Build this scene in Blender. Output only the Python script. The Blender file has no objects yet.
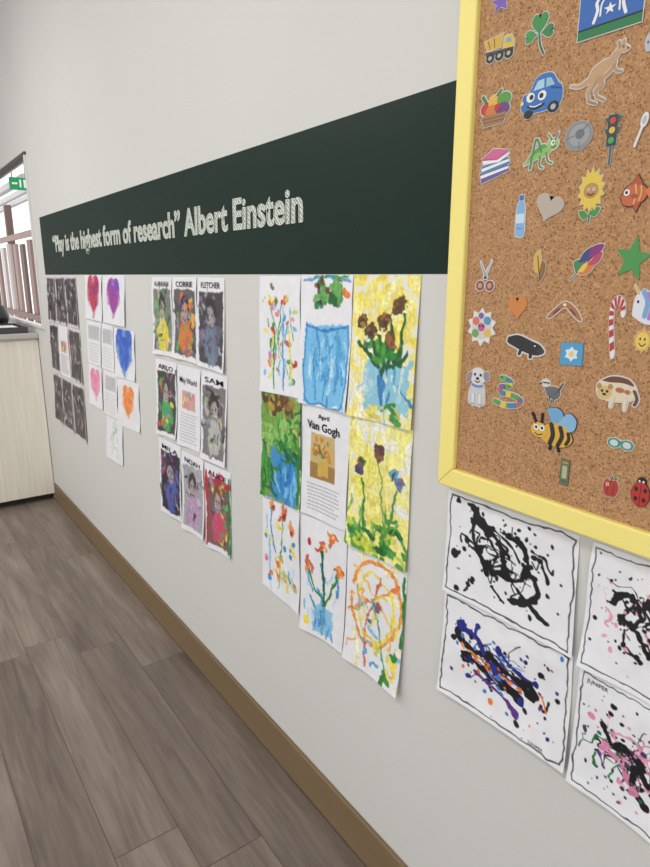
import bpy, math, random
import numpy as np
from mathutils import Matrix, Vector
random.seed(7); RNG=np.random.default_rng(11)
scene=bpy.context.scene
scene.view_settings.view_transform='Standard'
# ------------------------------------------------------------------ survey
D=0.87; H=1.518
TH=math.radians(14.2); PSI=math.radians(35.5); F=626.0
def P(px,py,X=D):
    """photogrammetric survey: point of the wall plane (depth X) -> (Y,Z) metres"""
    r=(px-325)/F; u=(433.5-py)/F
    a=math.cos(TH)+u*math.sin(TH); z=-math.sin(TH)+u*math.cos(TH)
    x=a*math.sin(PSI)+r*math.cos(PSI); y=a*math.cos(PSI)-r*math.sin(PSI)
    return (y/x*X, H+z/x*X)
def lin(c):
    return tuple(((v/255)/12.92 if v/255<=0.04045 else (((v/255)+0.055)/1.055)**2.4) for v in c[:3])
def link(o):
    scene.collection.objects.link(o); return o
_m={}
def mat(col,rough=0.55,spec=0.4,name=None):
    k=(tuple(col),rough,spec)
    if k in _m: return _m[k]
    m=bpy.data.materials.new(name or "mat_%d_%d_%d"%tuple(int(v) for v in col[:3])); m.use_nodes=True
    b=m.node_tree.nodes['Principled BSDF']
    b.inputs['Base Color'].default_value=(*lin(col),1); b.inputs['Roughness'].default_value=rough
    b.inputs['Specular IOR Level'].default_value=spec
    _m[k]=m; return m
def nodes(name,rough=0.6,spec=0.4):
    m=bpy.data.materials.new(name); m.use_nodes=True
    nt=m.node_tree; b=nt.nodes['Principled BSDF']
    b.inputs['Roughness'].default_value=rough; b.inputs['Specular IOR Level'].default_value=spec
    return m,nt,b
def box(name,x0,x1,y0,y1,z0,z1,m,parent=None,bev=0):
    me=bpy.data.meshes.new(name)
    v=[(x,y,z) for x in(x0,x1) for y in(y0,y1) for z in(z0,z1)]
    f=[(0,1,3,2),(4,6,7,5),(0,4,5,1),(2,3,7,6),(0,2,6,4),(1,5,7,3)]
    me.from_pydata(v,[],f); me.materials.append(m); me.update()
    o=link(bpy.data.objects.new(name,me))
    if bev:
        b=o.modifiers.new('bev','BEVEL'); b.width=bev; b.segments=3
    if parent: o.parent=parent
    return o
def empty(name,loc=(0,0,0)):
    o=link(bpy.data.objects.new(name,None)); o.empty_display_size=0.05
    return o
# ------------------------------------------------------------------ materials
def wallmat(name,col):
    m,nt,b=nodes(name,0.6,0.3); N=nt.nodes; L=nt.links
    tc=N.new('ShaderNodeTexCoord'); n=N.new('ShaderNodeTexNoise'); n.inputs['Scale'].default_value=1.3
    n.inputs['Detail'].default_value=5
    r=N.new('ShaderNodeValToRGB'); r.color_ramp.elements[0].position=.3; r.color_ramp.elements[1].position=.7
    c=lin(col); r.color_ramp.elements[0].color=(c[0]*.965,c[1]*.965,c[2]*.96,1); r.color_ramp.elements[1].color=(*c,1)
    L.new(tc.outputs['Object'],n.inputs['Vector']); L.new(n.outputs['Fac'],r.inputs['Fac']); L.new(r.outputs['Color'],b.inputs['Base Color'])
    n2=N.new('ShaderNodeTexNoise'); n2.inputs['Scale'].default_value=260
    L.new(tc.outputs['Object'],n2.inputs['Vector'])
    bp=N.new('ShaderNodeBump'); bp.inputs['Strength'].default_value=.08; bp.inputs['Distance'].default_value=.002
    L.new(n2.outputs['Fac'],bp.inputs['Height']); L.new(bp.outputs['Normal'],b.inputs['Normal'])
    return m
M_wall=wallmat('wall_paint',(211,209,205))
M_ceil=wallmat('ceiling_paint',(228,228,225))
def corkmat():
    m,nt,b=nodes('cork',0.85,0.2); N=nt.nodes; L=nt.links
    tc=N.new('ShaderNodeTexCoord')
    v=N.new('ShaderNodeTexVoronoi'); v.inputs['Scale'].default_value=420
    L.new(tc.outputs['Object'],v.inputs['Vector'])
    r=N.new('ShaderNodeValToRGB'); e=r.color_ramp.elements
    e[0].position=0; e[0].color=(*lin((132,92,62)),1); e[1].position=1; e[1].color=(*lin((200,160,118)),1)
    x=e.new(.2); x.color=(*lin((172,130,92)),1); y=e.new(.85); y.color=(*lin((184,142,102)),1)
    sep=N.new('ShaderNodeSeparateColor'); L.new(v.outputs['Color'],sep.inputs[0]); L.new(sep.outputs[0],r.inputs['Fac'])
    n=N.new('ShaderNodeTexNoise'); n.inputs['Scale'].default_value=60; n.inputs['Detail'].default_value=4
    L.new(tc.outputs['Object'],n.inputs['Vector'])
    mr=N.new('ShaderNodeMapRange'); mr.inputs[1].default_value=.3; mr.inputs[2].default_value=.7; mr.inputs[3].default_value=.9; mr.inputs[4].default_value=1.06
    L.new(n.outputs['Fac'],mr.inputs[0])
    mx=N.new('ShaderNodeVectorMath'); mx.operation='SCALE'
    L.new(r.outputs['Color'],mx.inputs[0]); L.new(mr.outputs[0],mx.inputs['Scale']); L.new(mx.outputs[0],b.inputs['Base Color'])
    bp=N.new('ShaderNodeBump'); bp.inputs['Strength'].default_value=.15; bp.inputs['Distance'].default_value=.001
    L.new(v.outputs['Distance'],bp.inputs['Height']); L.new(bp.outputs['Normal'],b.inputs['Normal'])
    return m
M_cork=corkmat()
def woodmat(name,c1,c2,sx,sy,sz,rough=.5):
    m,nt,b=nodes(name,rough,0.4); N=nt.nodes; L=nt.links
    tc=N.new('ShaderNodeTexCoord'); mp=N.new('ShaderNodeMapping'); mp.inputs['Scale'].default_value=(sx,sy,sz)
    n=N.new('ShaderNodeTexNoise'); n.inputs['Scale'].default_value=1; n.inputs['Detail'].default_value=6; n.inputs['Distortion'].default_value=.6
    r=N.new('ShaderNodeValToRGB'); e=r.color_ramp.elements
    e[0].position=.3; e[0].color=(*lin(c1),1); e[1].position=.7; e[1].color=(*lin(c2),1)
    L.new(tc.outputs['Object'],mp.inputs[0]); L.new(mp.outputs[0],n.inputs['Vector']); L.new(n.outputs['Fac'],r.inputs['Fac']); L.new(r.outputs['Color'],b.inputs['Base Color'])
    return m
def attrmat(name,rough=.7):
    m,nt,b=nodes(name,rough,0.4); a=nt.nodes.new('ShaderNodeAttribute'); a.attribute_name='Col'
    nt.links.new(a.outputs['Color'],b.inputs['Base Color']); return m
M_paper=attrmat('painted_paper',.45)
# ------------------------------------------------------------------ room shell
WY0,WY1=-2.2,7.2; CH=3.2
wy0,wy1,wz0,wz1=4.23,6.3,1.19,H+.805*D
me=bpy.data.meshes.new('wall_right')
T=.07
def ring(x): return [(x,WY0,0),(x,WY1,0),(x,WY1,CH),(x,WY0,CH),(x,wy0,wz0),(x,wy1,wz0),(x,wy1,wz1),(x,wy0,wz1)]
v=ring(D)+ring(D+T)
f=[]
for i in range(4):
    j=(i+1)%4
    f.append((i,j,4+j,4+i)); f.append((8+j,8+i,12+i,12+j)); f.append((4+i,4+j,12+j,12+i)); f.append((j,i,8+i,8+j))
me.from_pydata(v,[],f); me.materials.append(M_wall); me.update()
link(bpy.data.objects.new('wall_right',me))
box('wall_far',-3.6,D,7.0,7.1,0,CH,M_wall)
box('ceiling',-3.6,D+T,WY0,7.1,CH,CH+.1,M_ceil)
def floor():
    V=[];Fc=[];cols=[]
    def q(x0,x1,y0,y1,z,c):
        i=len(V); V.extend([(x0,y0,z),(x1,y0,z),(x1,y1,z),(x0,y1,z)]); Fc.append((i,i+1,i+2,i+3)); cols.extend([c]*4)
    q(-3.6,D,WY0,7.0,-.0012,(0.0,0,0,1))
    w=.178; L=1.2; g=.0009
    x=D-.012; k=0
    while x>-3.6:
        off=random.uniform(0,L); y=WY0-off
        while y<7.0:
            t=random.random(); q(max(-3.6,x-w+g),x-g,max(WY0,y+g),min(7.0,y+L-g),0,(.2+.8*t,random.random(),random.random(),1)); y+=L
        x-=w; k+=1
    me=bpy.data.meshes.new('floor'); me.from_pydata(V,[],Fc)
    ca=me.color_attributes.new('Col','FLOAT_COLOR','POINT'); ca.data.foreach_set('color',np.array(cols,dtype=np.float32).ravel())
    m,nt,b=nodes('vinyl_planks',.33,.5); N=nt.nodes; Lk=nt.links
    at=N.new('ShaderNodeAttribute'); at.attribute_name='Col'; sp=N.new('ShaderNodeSeparateColor'); Lk.new(at.outputs['Color'],sp.inputs[0])
    tc=N.new('ShaderNodeTexCoord'); mp=N.new('ShaderNodeMapping'); mp.inputs['Scale'].default_value=(46,3.0,1)
    Lk.new(tc.outputs['Object'],mp.inputs[0])
    cb=N.new('ShaderNodeCombineXYZ'); mu=N.new('ShaderNodeMath'); mu.operation='MULTIPLY'; mu.inputs[1].default_value=60
    Lk.new(sp.outputs[1],mu.inputs[0]); Lk.new(mu.outputs[0],cb.inputs[2])
    ad=N.new('ShaderNodeVectorMath'); Lk.new(mp.outputs[0],ad.inputs[0]); Lk.new(cb.outputs[0],ad.inputs[1])
    n=N.new('ShaderNodeTexNoise'); n.inputs['Scale'].default_value=1; n.inputs['Detail'].default_value=8; n.inputs['Roughness'].default_value=.65; n.inputs['Distortion'].default_value=1.0
    Lk.new(ad.outputs[0],n.inputs['Vector'])
    mp2=N.new('ShaderNodeMapping'); mp2.inputs['Scale'].default_value=(9,.9,1); Lk.new(tc.outputs['Object'],mp2.inputs[0])
    ad2=N.new('ShaderNodeVectorMath'); Lk.new(mp2.outputs[0],ad2.inputs[0]); Lk.new(cb.outputs[0],ad2.inputs[1])
    n2=N.new('ShaderNodeTexNoise'); n2.inputs['Scale'].default_value=1; n2.inputs['Detail'].default_value=3; n2.inputs['Distortion'].default_value=1.5
    Lk.new(ad2.outputs[0],n2.inputs['Vector'])
    av=N.new('ShaderNodeMath'); av.operation='MULTIPLY_ADD'; av.inputs[1].default_value=.5
    Lk.new(n.outputs['Fac'],av.inputs[0])
    h=N.new('ShaderNodeMath'); h.operation='MULTIPLY'; h.inputs[1].default_value=.5; Lk.new(n2.outputs['Fac'],h.inputs[0]); Lk.new(h.outputs[0],av.inputs[2])
    r=N.new('ShaderNodeValToRGB'); e=r.color_ramp.elements
    e[0].position=.32; e[0].color=(*lin((100,88,79)),1); e[1].position=.68; e[1].color=(*lin((153,138,126)),1)
    x=e.new(.5); x.color=(*lin((128,114,104)),1)
    Lk.new(av.outputs[0],r.inputs['Fac'])
    t=N.new('ShaderNodeMapRange'); t.inputs[1].default_value=.2; t.inputs[3].default_value=.74; t.inputs[4].default_value=1.08; Lk.new(sp.outputs[0],t.inputs[0])
    gt=N.new('ShaderNodeMath'); gt.operation='GREATER_THAN'; gt.inputs[1].default_value=.1; Lk.new(sp.outputs[0],gt.inputs[0])
    mm=N.new('ShaderNodeMath'); mm.operation='MULTIPLY'; Lk.new(t.outputs[0],mm.inputs[0]); Lk.new(gt.outputs[0],mm.inputs[1])
    m3=N.new('ShaderNodeMath'); m3.operation='MAXIMUM'; m3.inputs[1].default_value=.35; Lk.new(mm.outputs[0],m3.inputs[0])
    s=N.new('ShaderNodeVectorMath'); s.operation='SCALE'; Lk.new(r.outputs['Color'],s.inputs[0]); Lk.new(m3.outputs[0],s.inputs['Scale']); Lk.new(s.outputs[0],b.inputs['Base Color'])
    me.materials.append(m); link(bpy.data.objects.new('floor',me))
floor()
M_bb=woodmat('skirting',(118,97,70),(126,105,77),3,3,30,.5)
bh=.128
box('baseboard_right',D-.012,D,WY0,4.43,0,bh,M_bb,bev=.003)
m,nt,b=nodes('dark_green_paint',.45,.18); b.inputs['Base Color'].default_value=(*lin((15,38,30)),1); M_green=m
zt=H+.3706*D
box('trim_stripe',D-.0008,D,-.9,4.06,H+.002,zt,M_green)
# ------------------------------------------------------------------ lettering
RT=Matrix(((0,0,-1),(-1,0,0),(0,1,0)))  # local x->-Y, y->Z, z->-X
def textobj(name,body,y,z,size,m,x=D,width=None,fill=True,bevel=0,parent=None,sy=1,offset=0):
    cu=bpy.data.curves.new(name,'FONT'); cu.body=body; cu.size=size; cu.offset=offset
    if not fill: cu.fill_mode='NONE'
    cu.bevel_depth=bevel; cu.bevel_resolution=0; cu.resolution_u=3
    cu.materials.append(m)
    o=link(bpy.data.objects.new(name,cu)); bpy.context.view_layer.update()
    sx=1
    if width: sx=width/max(o.dimensions.x,1e-5)
    o.matrix_world=Matrix.Translation((x,y,z))@RT.to_4x4()@Matrix.Diagonal((sx,sy,1,1))
    if parent: o.parent=parent
    return o
m,nt,b=nodes('chalk_fill',.8,.2); N=nt.nodes; L=nt.links
tc=N.new('ShaderNodeTexCoord'); w=N.new('ShaderNodeTexWave'); w.inputs['Scale'].default_value=60; w.inputs['Distortion'].default_value=3; w.bands_direction='DIAGONAL'
L.new(tc.outputs['Object'],w.inputs['Vector']); r=N.new('ShaderNodeValToRGB'); r.color_ramp.elements[0].position=.1; r.color_ramp.elements[1].position=.4
r.color_ramp.elements[0].color=(*lin((110,126,116)),1); r.color_ramp.elements[1].color=(*lin((218,220,210)),1)
L.new(w.outputs['Fac'],r.inputs['Fac']); L.new(r.outputs['Color'],b.inputs['Base Color']); M_chalk=m
q=empty('quote_lettering')
Q="\u201cPlay is the highest form of research\u201d Albert Einstein"
ty0=4.36*D; ty1=1.506*D; tz=H+.144*D
textobj('chalk_fill',Q,ty0,tz,.1,M_chalk,D-.0011,width=ty0-ty1,parent=q,sy=1.14,offset=.002)
textobj('chalk_outline',Q,ty0,tz,.1,mat((226,228,218),.8,.2),D-.0016,width=ty0-ty1,fill=False,bevel=.001,parent=q,sy=1.14,offset=.002)
# ------------------------------------------------------------------ painted sheets
def vnoise(U,V,fx,fy,seed):
    g=np.random.default_rng(seed).random((int(fy)+3,int(fx)+3))
    x=np.clip(U,0,1)*fx; y=np.clip(V,0,1)*fy; i=x.astype(int); j=y.astype(int); fx_=x-i; fy_=y-j
    a=fx_*fx_*(3-2*fx_); b=fy_*fy_*(3-2*fy_)
    return (g[j,i]*(1-a)+g[j,i+1]*a)*(1-b)+(g[j+1,i]*(1-a)+g[j+1,i+1]*a)*b
def smooth(pts,n=6):
    if len(pts)<3: return list(pts)
    p=[pts[0]]+list(pts)+[pts[-1]]; out=[]
    for i in range(1,len(p)-2):
        for k in range(n):
            t=k/n
            out.append(tuple(.5*((2*p[i][a])+(-p[i-1][a]+p[i+1][a])*t+(2*p[i-1][a]-5*p[i][a]+4*p[i+1][a]-p[i+2][a])*t*t+(-p[i-1][a]+3*p[i][a]-3*p[i+1][a]+p[i+2][a])*t**3) for a in(0,1)))
    out.append(tuple(pts[-1])); return out
class Cv:
    def __init__(s,W,Hh,asp,bg,seed,warp=.012):
        s.W,s.H,s.asp,s.seed=W,Hh,asp,seed
        s.GU,s.GV=np.meshgrid(np.linspace(0,1,W),np.linspace(0,1,Hh))
        a,b_=s.GU,s.GV
        s.U=a+warp*2*(vnoise(a,b_,9,9*asp,seed+4)-.5)+warp*(vnoise(a,b_,26,26*asp,seed+5)-.5)
        s.V=b_+(warp*2*(vnoise(a,b_,9,9*asp,seed+6)-.5)+warp*(vnoise(a,b_,26,26*asp,seed+8)-.5))/asp
        s.c=np.ones((Hh,W,3))*np.array(bg,float); s.r=np.random.default_rng(seed)
        s.n1=vnoise(a,b_,14,14*asp,seed+1); s.n2=vnoise(a,b_,40,40*asp,seed+2); s.n3=vnoise(a,b_,40,14,seed+3)
        s.c*= (.985+.03*s.n1)[...,None]
    def mix(s,m,col,tex=.28):
        k=(1-tex/2+tex*(.6*s.n2+.4*s.n3)*1.0)[...,None]
        c=np.clip(np.array(col,float)*k+tex*14*(s.n3-.5)[...,None],0,255)
        s.c=s.c*(1-m[...,None])+c*m[...,None]
    def st(s,pts,w,col,a=1,wob=.6,sm=True,tex=.28,dry=0):
        if sm: pts=smooth(pts)
        x=s.U; y=s.V*s.asp; d=np.full(x.shape,9.)
        for (ax,ay),(bx,by) in zip(pts[:-1],pts[1:]):
            ay*=s.asp; by*=s.asp; dx=bx-ax; dy=by-ay; l=dx*dx+dy*dy+1e-9
            t=np.clip(((x-ax)*dx+(y-ay)*dy)/l,0,1); d=np.minimum(d,np.hypot(x-ax-t*dx,y-ay-t*dy))
        d=d+wob*w*.5*(s.n1*.6+s.n2*.4-.5)
        m=np.clip((w/2-d)/(1.3/s.W)+.5,0,1)*a
        if dry: m=m*np.clip((s.n2-dry)*6+.5,0,1)
        s.mix(m,col,tex)
    def dab(s,u,v,r,col,a=1,wob=.6,ry=None):
        ry=ry or r; d=np.hypot((s.U-u)/r,(s.V-v)*s.asp/ry)+wob*(s.n1*.6+s.n2*.4-.5)
        s.mix(np.clip((1-d)*r/(1.3/s.W)+.5,0,1)*a,col)
    def rect(s,u0,v0,u1,v1,col,a=1,wob=0,tex=.1):
        n=wob*(s.n1*.6+s.n2*.4-.5)
        d=np.minimum(np.minimum(s.U-u0,u1-s.U),np.minimum(s.V-v0,v1-s.V)*s.asp)+n
        s.mix(np.clip(d/(1.2/s.W)+.5,0,1)*a,col,tex)
    def wash(s,col,th=.35,a=.9):
        s.mix(np.clip((s.n1*.7+s.n2*.3-th)*7,0,1)*a,col,.2)
    def rnd(s,n,box_,cols,w,ln,ang=None,curv=.4,a=1,wob=.6):
        for i in range(n):
            u=s.r.uniform(box_[0],box_[2]); v=s.r.uniform(box_[1],box_[3]); t=(s.r.uniform(0,6.28) if ang is None else ang+s.r.normal(0,.35)); l=s.r.uniform(.4,1)*ln
            pts=[(u,v)]
            for k in range(3):
                u+=math.cos(t)*l/3; v+=math.sin(t)*l/3/s.asp; t+=s.r.normal(0,curv); pts.append((u,v))
            s.st(pts,w*s.r.uniform(.6,1.3),cols[int(s.r.integers(len(cols)))],a*s.r.uniform(.7,1),wob)
    def dots(s,n,box_,cols,r0,r1):
        for i in range(n):
            s.dab(s.r.uniform(box_[0],box_[2]),s.r.uniform(box_[1],box_[3]),s.r.uniform(r0,r1),cols[int(s.r.integers(len(cols)))],wob=.6)
    def text(s,u0,v0,u1,v1,n,col=(95,95,100)):
        for i in range(n):
            v=v0+(v1-v0)*i/max(1,n-1); u=u0+s.r.uniform(0,.02)
            e=u1-s.r.uniform(0,.12)
            while u<e:
                l=s.r.uniform(.03,.09); s.st([(u,v),(min(u+l,e),v)],.014,col,.7,0,False,0); u+=l+.025
    def heart(s,u,v,r,cols):
        x=(s.U-u)/r; y=-(s.V-v)*s.asp/r*1.0+.1
        f=(x*x+y*y-1)**3-x*x*y**3
        m=np.clip(-f*6+.5+.6*(s.n2-.5),0,1); s.mix(m,cols[0],.3)
        for c in cols[1:]:
            s.mix(m*np.clip((s.n1-.55)*5,0,1)*.7,c,.3)
            s.n1=np.roll(s.n1,5,1)
_sheet=[0]
def sheet(name,corners,res,paint,bg=(230,229,232),curl=.008,warp=.012):
    """corners TL,TR,BR,BL surveyed on wall"""
    C=[P(*c) for c in corners]; k=_sheet[0]; _sheet[0]+=1
    wd=abs(C[0][0]-C[1][0]); ht=abs(C[0][1]-C[3][1]); asp=ht/wd
    W,Hh=res
    cv=Cv(W,Hh,asp,bg,100+k*7,warp); paint(cv)
    U,V=cv.GU,cv.GV
    Y=(C[0][0]*(1-U)+C[1][0]*U)*(1-V)+(C[3][0]*(1-U)+C[2][0]*U)*V
    Z=(C[0][1]*(1-U)+C[1][1]*U)*(1-V)+(C[3][1]*(1-U)+C[2][1]*U)*V
    rg=np.random.default_rng(k)
    cr=rg.uniform(.3,1,4)
    wave=.0017*(1+np.sin(U*rg.uniform(4,9)+rg.uniform(0,6)+V*rg.uniform(3,8)))*np.clip(V*6,0,1)
    off=.0006+(k%4)*.0003+wave+curl*(cr[0]*V**5*(1-U)**2+cr[1]*V**5*U**3+.35*V**6)+curl*.5*(cr[2]*U**8*V*(1-V)*2+cr[3]*(1-U)**8*V*(1-V)*2)
    X=D-off
    co=np.stack([X,Y,Z],-1).reshape(-1,3).astype(np.float32)
    idx=np.arange(W*Hh).reshape(Hh,W)
    fc=np.stack([idx[:-1,:-1],idx[1:,:-1],idx[1:,1:],idx[:-1,1:]],-1).reshape(-1,4)
    me=bpy.data.meshes.new(name); me.vertices.add(len(co)); me.vertices.foreach_set('co',co.ravel())
    me.loops.add(fc.size); me.loops.foreach_set('vertex_index',fc.ravel().astype(np.int32))
    me.polygons.add(len(fc)); me.polygons.foreach_set('loop_start',(np.arange(len(fc))*4).astype(np.int32))
    me.update(calc_edges=True); me.validate()
    for_col=cv.c.reshape(-1,3)/255.; lc=np.where(for_col<=.04045,for_col/12.92,((np.maximum(for_col,0)+.055)/1.055)**2.4)
    ca=me.color_attributes.new('Col','FLOAT_COLOR','POINT'); ca.data.foreach_set('color',np.c_[lc,np.ones(len(lc))].astype(np.float32).ravel())
    me.polygons.foreach_set('use_smooth',np.ones(len(fc),dtype=bool))
    me.materials.append(M_paper)
    o=link(bpy.data.objects.new(name,me))
    return o,C,wd,ht,X
M_ink=mat((38,38,42),.7,.2)
def label(sh,txt,u,v,w,h,m=None,off=.0003):
    o,C,wd,ht,X=sh
    y=C[0][0]*(1-v)+C[3][0]*v-wd*u
    z0=(C[0][1]*(1-u)+C[1][1]*u)*(1-v)+(C[3][1]*(1-u)+C[2][1]*u)*v
    Hh,W=X.shape; j0=max(0,int((v-.1)*Hh)); i0=int(u*W); i1=min(W,int((u+w)*W)+1)
    xm=float(X[j0:int(v*Hh)+1,i0:i1].min())
    textobj('label',txt,y,z0,h/.7,m or M_ink,xm-.0005,width=w*wd,parent=o,offset=off)
WHT=(230,229,232)
BR=(92,58,34); GR=(40,128,48); DG=(24,90,42); BL=(60,140,200); LB=(120,185,225); YE=(238,218,70); OR=(226,120,50); PU=(80,50,110); PK=(220,120,150); RD=(190,40,50); BK=(26,24,28)
def s1(c):
    c.rnd(8,(.25,.1,.8,.6),[GR,(120,170,90)],.022,.6,1.57,.15)
    c.rnd(44,(.12,.06,.88,.92),[PK,YE,BL,OR,RD,(120,90,60),GR,LB,(200,210,120)],.06,.08)
    c.rnd(16,(.2,.2,.85,.85),[YE,LB,(220,190,120),GR],.035,.2,1.57,.3)
    c.st([(.35,.5),(.38,.95)],.035,GR); c.st([(.6,.4),(.62,.95)],.03,BL); c.st([(.75,.45),(.8,.9)],.03,YE)
def s2(c):
    c.st([(.05,.03),(.5,.015),(.95,.04)],.035,(70,140,190),.8); c.rnd(4,(.1,.01,.8,.03),[GR,BL],.03,.2,0)
    c.rect(.1,.36,.95,.98,(120,188,228),1,.1)
    c.rnd(36,(.14,.38,.92,.7),[(80,160,212),(160,212,240),(100,175,222),(60,140,200),(190,224,242)],.045,.5,1.57,.08)
    c.st([(.12,.36),(.13,.94),(.5,.98),(.92,.95),(.94,.36)],.035,(60,140,200)); c.st([(.11,.37),(.5,.4),(.94,.37)],.03,(50,120,190))
    c.rnd(22,(.25,.07,.85,.2),[GR,DG,(70,150,60),(30,100,70),(110,170,90)],.08,.14)
    c.rnd(8,(.25,.05,.85,.22),[BR,(110,40,50),(60,40,30)],.05,.08)
    c.dots(4,(.85,.04,.97,.16),[OR],.02,.045)
def s3(c):
    c.wash((238,222,115),.3,.95); c.rnd(30,(0,0,1,.8),[(240,225,100),(245,238,160),(228,208,80)],.09,.3); c.rnd(10,(0,.3,.35,1),[WHT,(240,236,200)],.08,.3)
    c.rect(.28,.56,.92,.92,(130,190,218),.9,.18)
    c.rnd(16,(.3,.55,.85,.8),[(70,150,200),(160,205,225),(50,120,180),(200,222,220)],.045,.35,1.57,.2)
    for a,b_ in[((.25,.38),(.45,.62)),((.45,.4),(.5,.66)),((.62,.3),(.55,.62)),((.8,.25),(.66,.6)),((.15,.46),(.4,.6)),((.88,.5),(.6,.6))]:
        c.st([a,((a[0]+b_[0])/2+.04,(a[1]+b_[1])/2),b_],.045,DG)
    c.rnd(16,(.25,.46,.85,.62),[GR,DG,(70,150,50),(20,80,50)],.06,.2,None,.8)
    for u,v,r_ in[(.17,.31,.085),(.33,.37,.09),(.52,.3,.085),(.72,.2,.1),(.6,.42,.07)]:
        c.dab(u,v,r_,(98,66,38)); c.rnd(5,(u-.05,v-.03,u+.05,v+.03),[(60,40,28),(160,106,50),(120,78,40),(190,150,60)],.035,.1,None,1)
    c.rnd(8,(.3,.86,.9,.96),[GR,YE,(200,190,60)],.05,.25,0)
def s4(c):
    c.rect(0,0,1,1,(120,160,70),1,0,.3)
    c.rnd(30,(0,0,1,.9),[(150,180,80),(100,150,60),(190,195,100)],.07,.3)
    c.rnd(40,(0,.1,1,.5),[GR,DG,(50,130,45),(90,170,80),(140,190,100)],.055,.35,None,.9)
    c.rnd(22,(.05,.02,.9,.13),[BR,(70,50,30),(150,120,50),(110,60,30),(190,160,60)],.09,.15)
    c.rect(.26,.5,.95,.98,BL,.95,.2); c.rnd(18,(.3,.55,.9,.8),[(50,120,190),LB,(30,110,180)],.06,.35,1.5,.2)
    c.rnd(24,(0,.5,.3,.9),[GR,DG,(70,150,60)],.06,.4,1.5); c.rnd(10,(.3,.42,.9,.6),[GR,DG],.07,.3,.1)
    c.st([(.95,.5),(.93,.95)],.06,GR)
def s5(c):
    c.rect(.2,.24,.72,.64,(200,174,118),1,.01)
    c.rect(.2,.5,.72,.64,(160,122,72),1,.01)
    c.rect(.36,.47,.58,.61,(206,170,80),1,.04); c.rnd(18,(.28,.28,.62,.42),[(200,130,40),(170,110,40),(120,110,50),(226,180,80)],.05,.07)
    c.rnd(6,(.4,.36,.55,.44),[(90,100,50)],.022,.1)
    c.text(.14,.70,.86,.93,8,(130,130,134))
def s6(c):
    c.wash((238,230,135),.2,.95); c.rnd(36,(0,0,1,.75),[(240,234,140),(234,224,105),(238,235,190),(224,210,110),WHT],.09,.3,None,.8)
    c.rnd(34,(0,.76,1,1),[(90,160,60),GR,(180,200,70),DG,(210,205,70)],.07,.25,.2)
    c.rnd(12,(.05,.6,.9,.9),[GR,(110,160,70),(120,170,80)],.04,.3,1.5,.5)
    c.st([(.25,.45),(.3,.8)],.03,GR); c.st([(.5,.3),(.6,.6),(.62,.85)],.025,(110,150,70)); c.st([(.8,.45),(.72,.7),(.6,.85)],.035,(80,140,60))
    for u,v,k in[(.2,.38,PU),(.22,.32,(90,100,70)),(.5,.2,(70,40,50)),(.75,.33,(90,150,200)),(.85,.4,(70,120,190)),(.5,.26,(100,80,50))]:
        c.dab(u,v,.065,k,.9,1); c.rnd(2,(u-.03,v-.02,u+.03,v+.02),[(180,80,60),(40,60,50)],.03,.07)
def s7(c):
    c.rnd(12,(.1,.1,.9,.9),[LB,(190,215,235),YE,(230,225,180)],.05,.2,1.5)
    for u,v in[(.6,.12),(.3,.08),(.78,.24)]: c.rnd(5,(u-.05,v-.03,u+.05,v+.03),[OR,(230,150,80),(200,90,50)],.06,.12,None,1); c.dab(u,v,.035,(120,60,40))
    c.st([(.55,.15),(.5,.6),(.45,.9)],.025,(110,160,100)); c.st([(.28,.08),(.25,.3),(.35,.55)],.035,BL); c.st([(.2,.4),(.2,.85)],.04,LB)
    c.rnd(14,(.3,.45,.8,.85),[YE,GR,LB,(235,200,60),OR],.045,.15,1.5); c.dots(16,(.1,.3,.9,.9),[YE,BL,PK,OR,(190,190,110)],.02,.05)
def s8(c):
    c.rnd(16,(.1,.35,.9,.85),[LB,(190,215,235),BL],.045,.3,1.5,.3)
    c.st([(.5,.25),(.52,.6),(.5,.95)],.05,DG); c.st([(.2,.45),(.35,.6),(.5,.65)],.04,GR); c.st([(.8,.4),(.65,.6),(.52,.7)],.04,GR)
    for u,v in[(.5,.2),(.2,.42),(.7,.1),(.85,.35)]: c.rnd(7,(u-.05,v-.03,u+.05,v+.03),[OR,(230,150,60),(190,70,40)],.045,.12,None,1)
    c.rect(.3,.72,.72,.96,LB,.8,.1); c.rnd(8,(.3,.72,.72,.9),[BL,(60,110,190)],.035,.2,1.5); c.dab(.15,.9,.07,YE); c.dab(.2,.2,.05,RD)
def s9(c):
    c.rnd(14,(0,0,1,1),[(240,228,180),(240,232,200)],.09,.3)
    c.st([(.1,.3),(.3,.1),(.75,.06),(.93,.3),(.8,.6),(.5,.75),(.2,.65),(.08,.4)],.045,(230,150,70),1,1)
    c.st([(.2,.35),(.45,.15),(.8,.3),(.75,.6),(.4,.7),(.2,.5)],.04,YE,.9,1); c.st([(.05,.55),(.4,.4),(.9,.16)],.035,OR,.9,1)
    c.st([(.4,.95),(.38,.6),(.55,.3),(.6,.15)],.03,(200,90,50),.9,1); c.st([(.5,.35),(.6,.6),(.75,.9)],.03,(90,160,120)); c.st([(.1,.15),(.5,.3),(.85,.55)],.03,(236,190,90))
    c.rnd(24,(.1,.3,.9,.9),[LB,BL,YE,(235,180,60),(170,200,120),(230,150,90)],.04,.25,None,.8); c.st([(.97,.05),(.98,.6)],.05,GR); c.rnd(8,(.65,.72,.95,.95),[YE,GR,(190,200,80)],.07,.2)
    c.dab(.58,.4,.05,(150,90,110)); c.dab(.45,.55,.04,(60,110,170))
R1=(100,200)
sheet('sunflower_painting',[(260,276),(301,276),(301,398),(262,390)],R1,s1,warp=.02)
sheet('sunflower_painting',[(302,275),(354,275),(349,412),(301,402)],R1,s2,warp=.02)
sheet('sunflower_painting',[(355,275),(422,275),(414,430),(350,414)],R1,s3,warp=.025)
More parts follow.
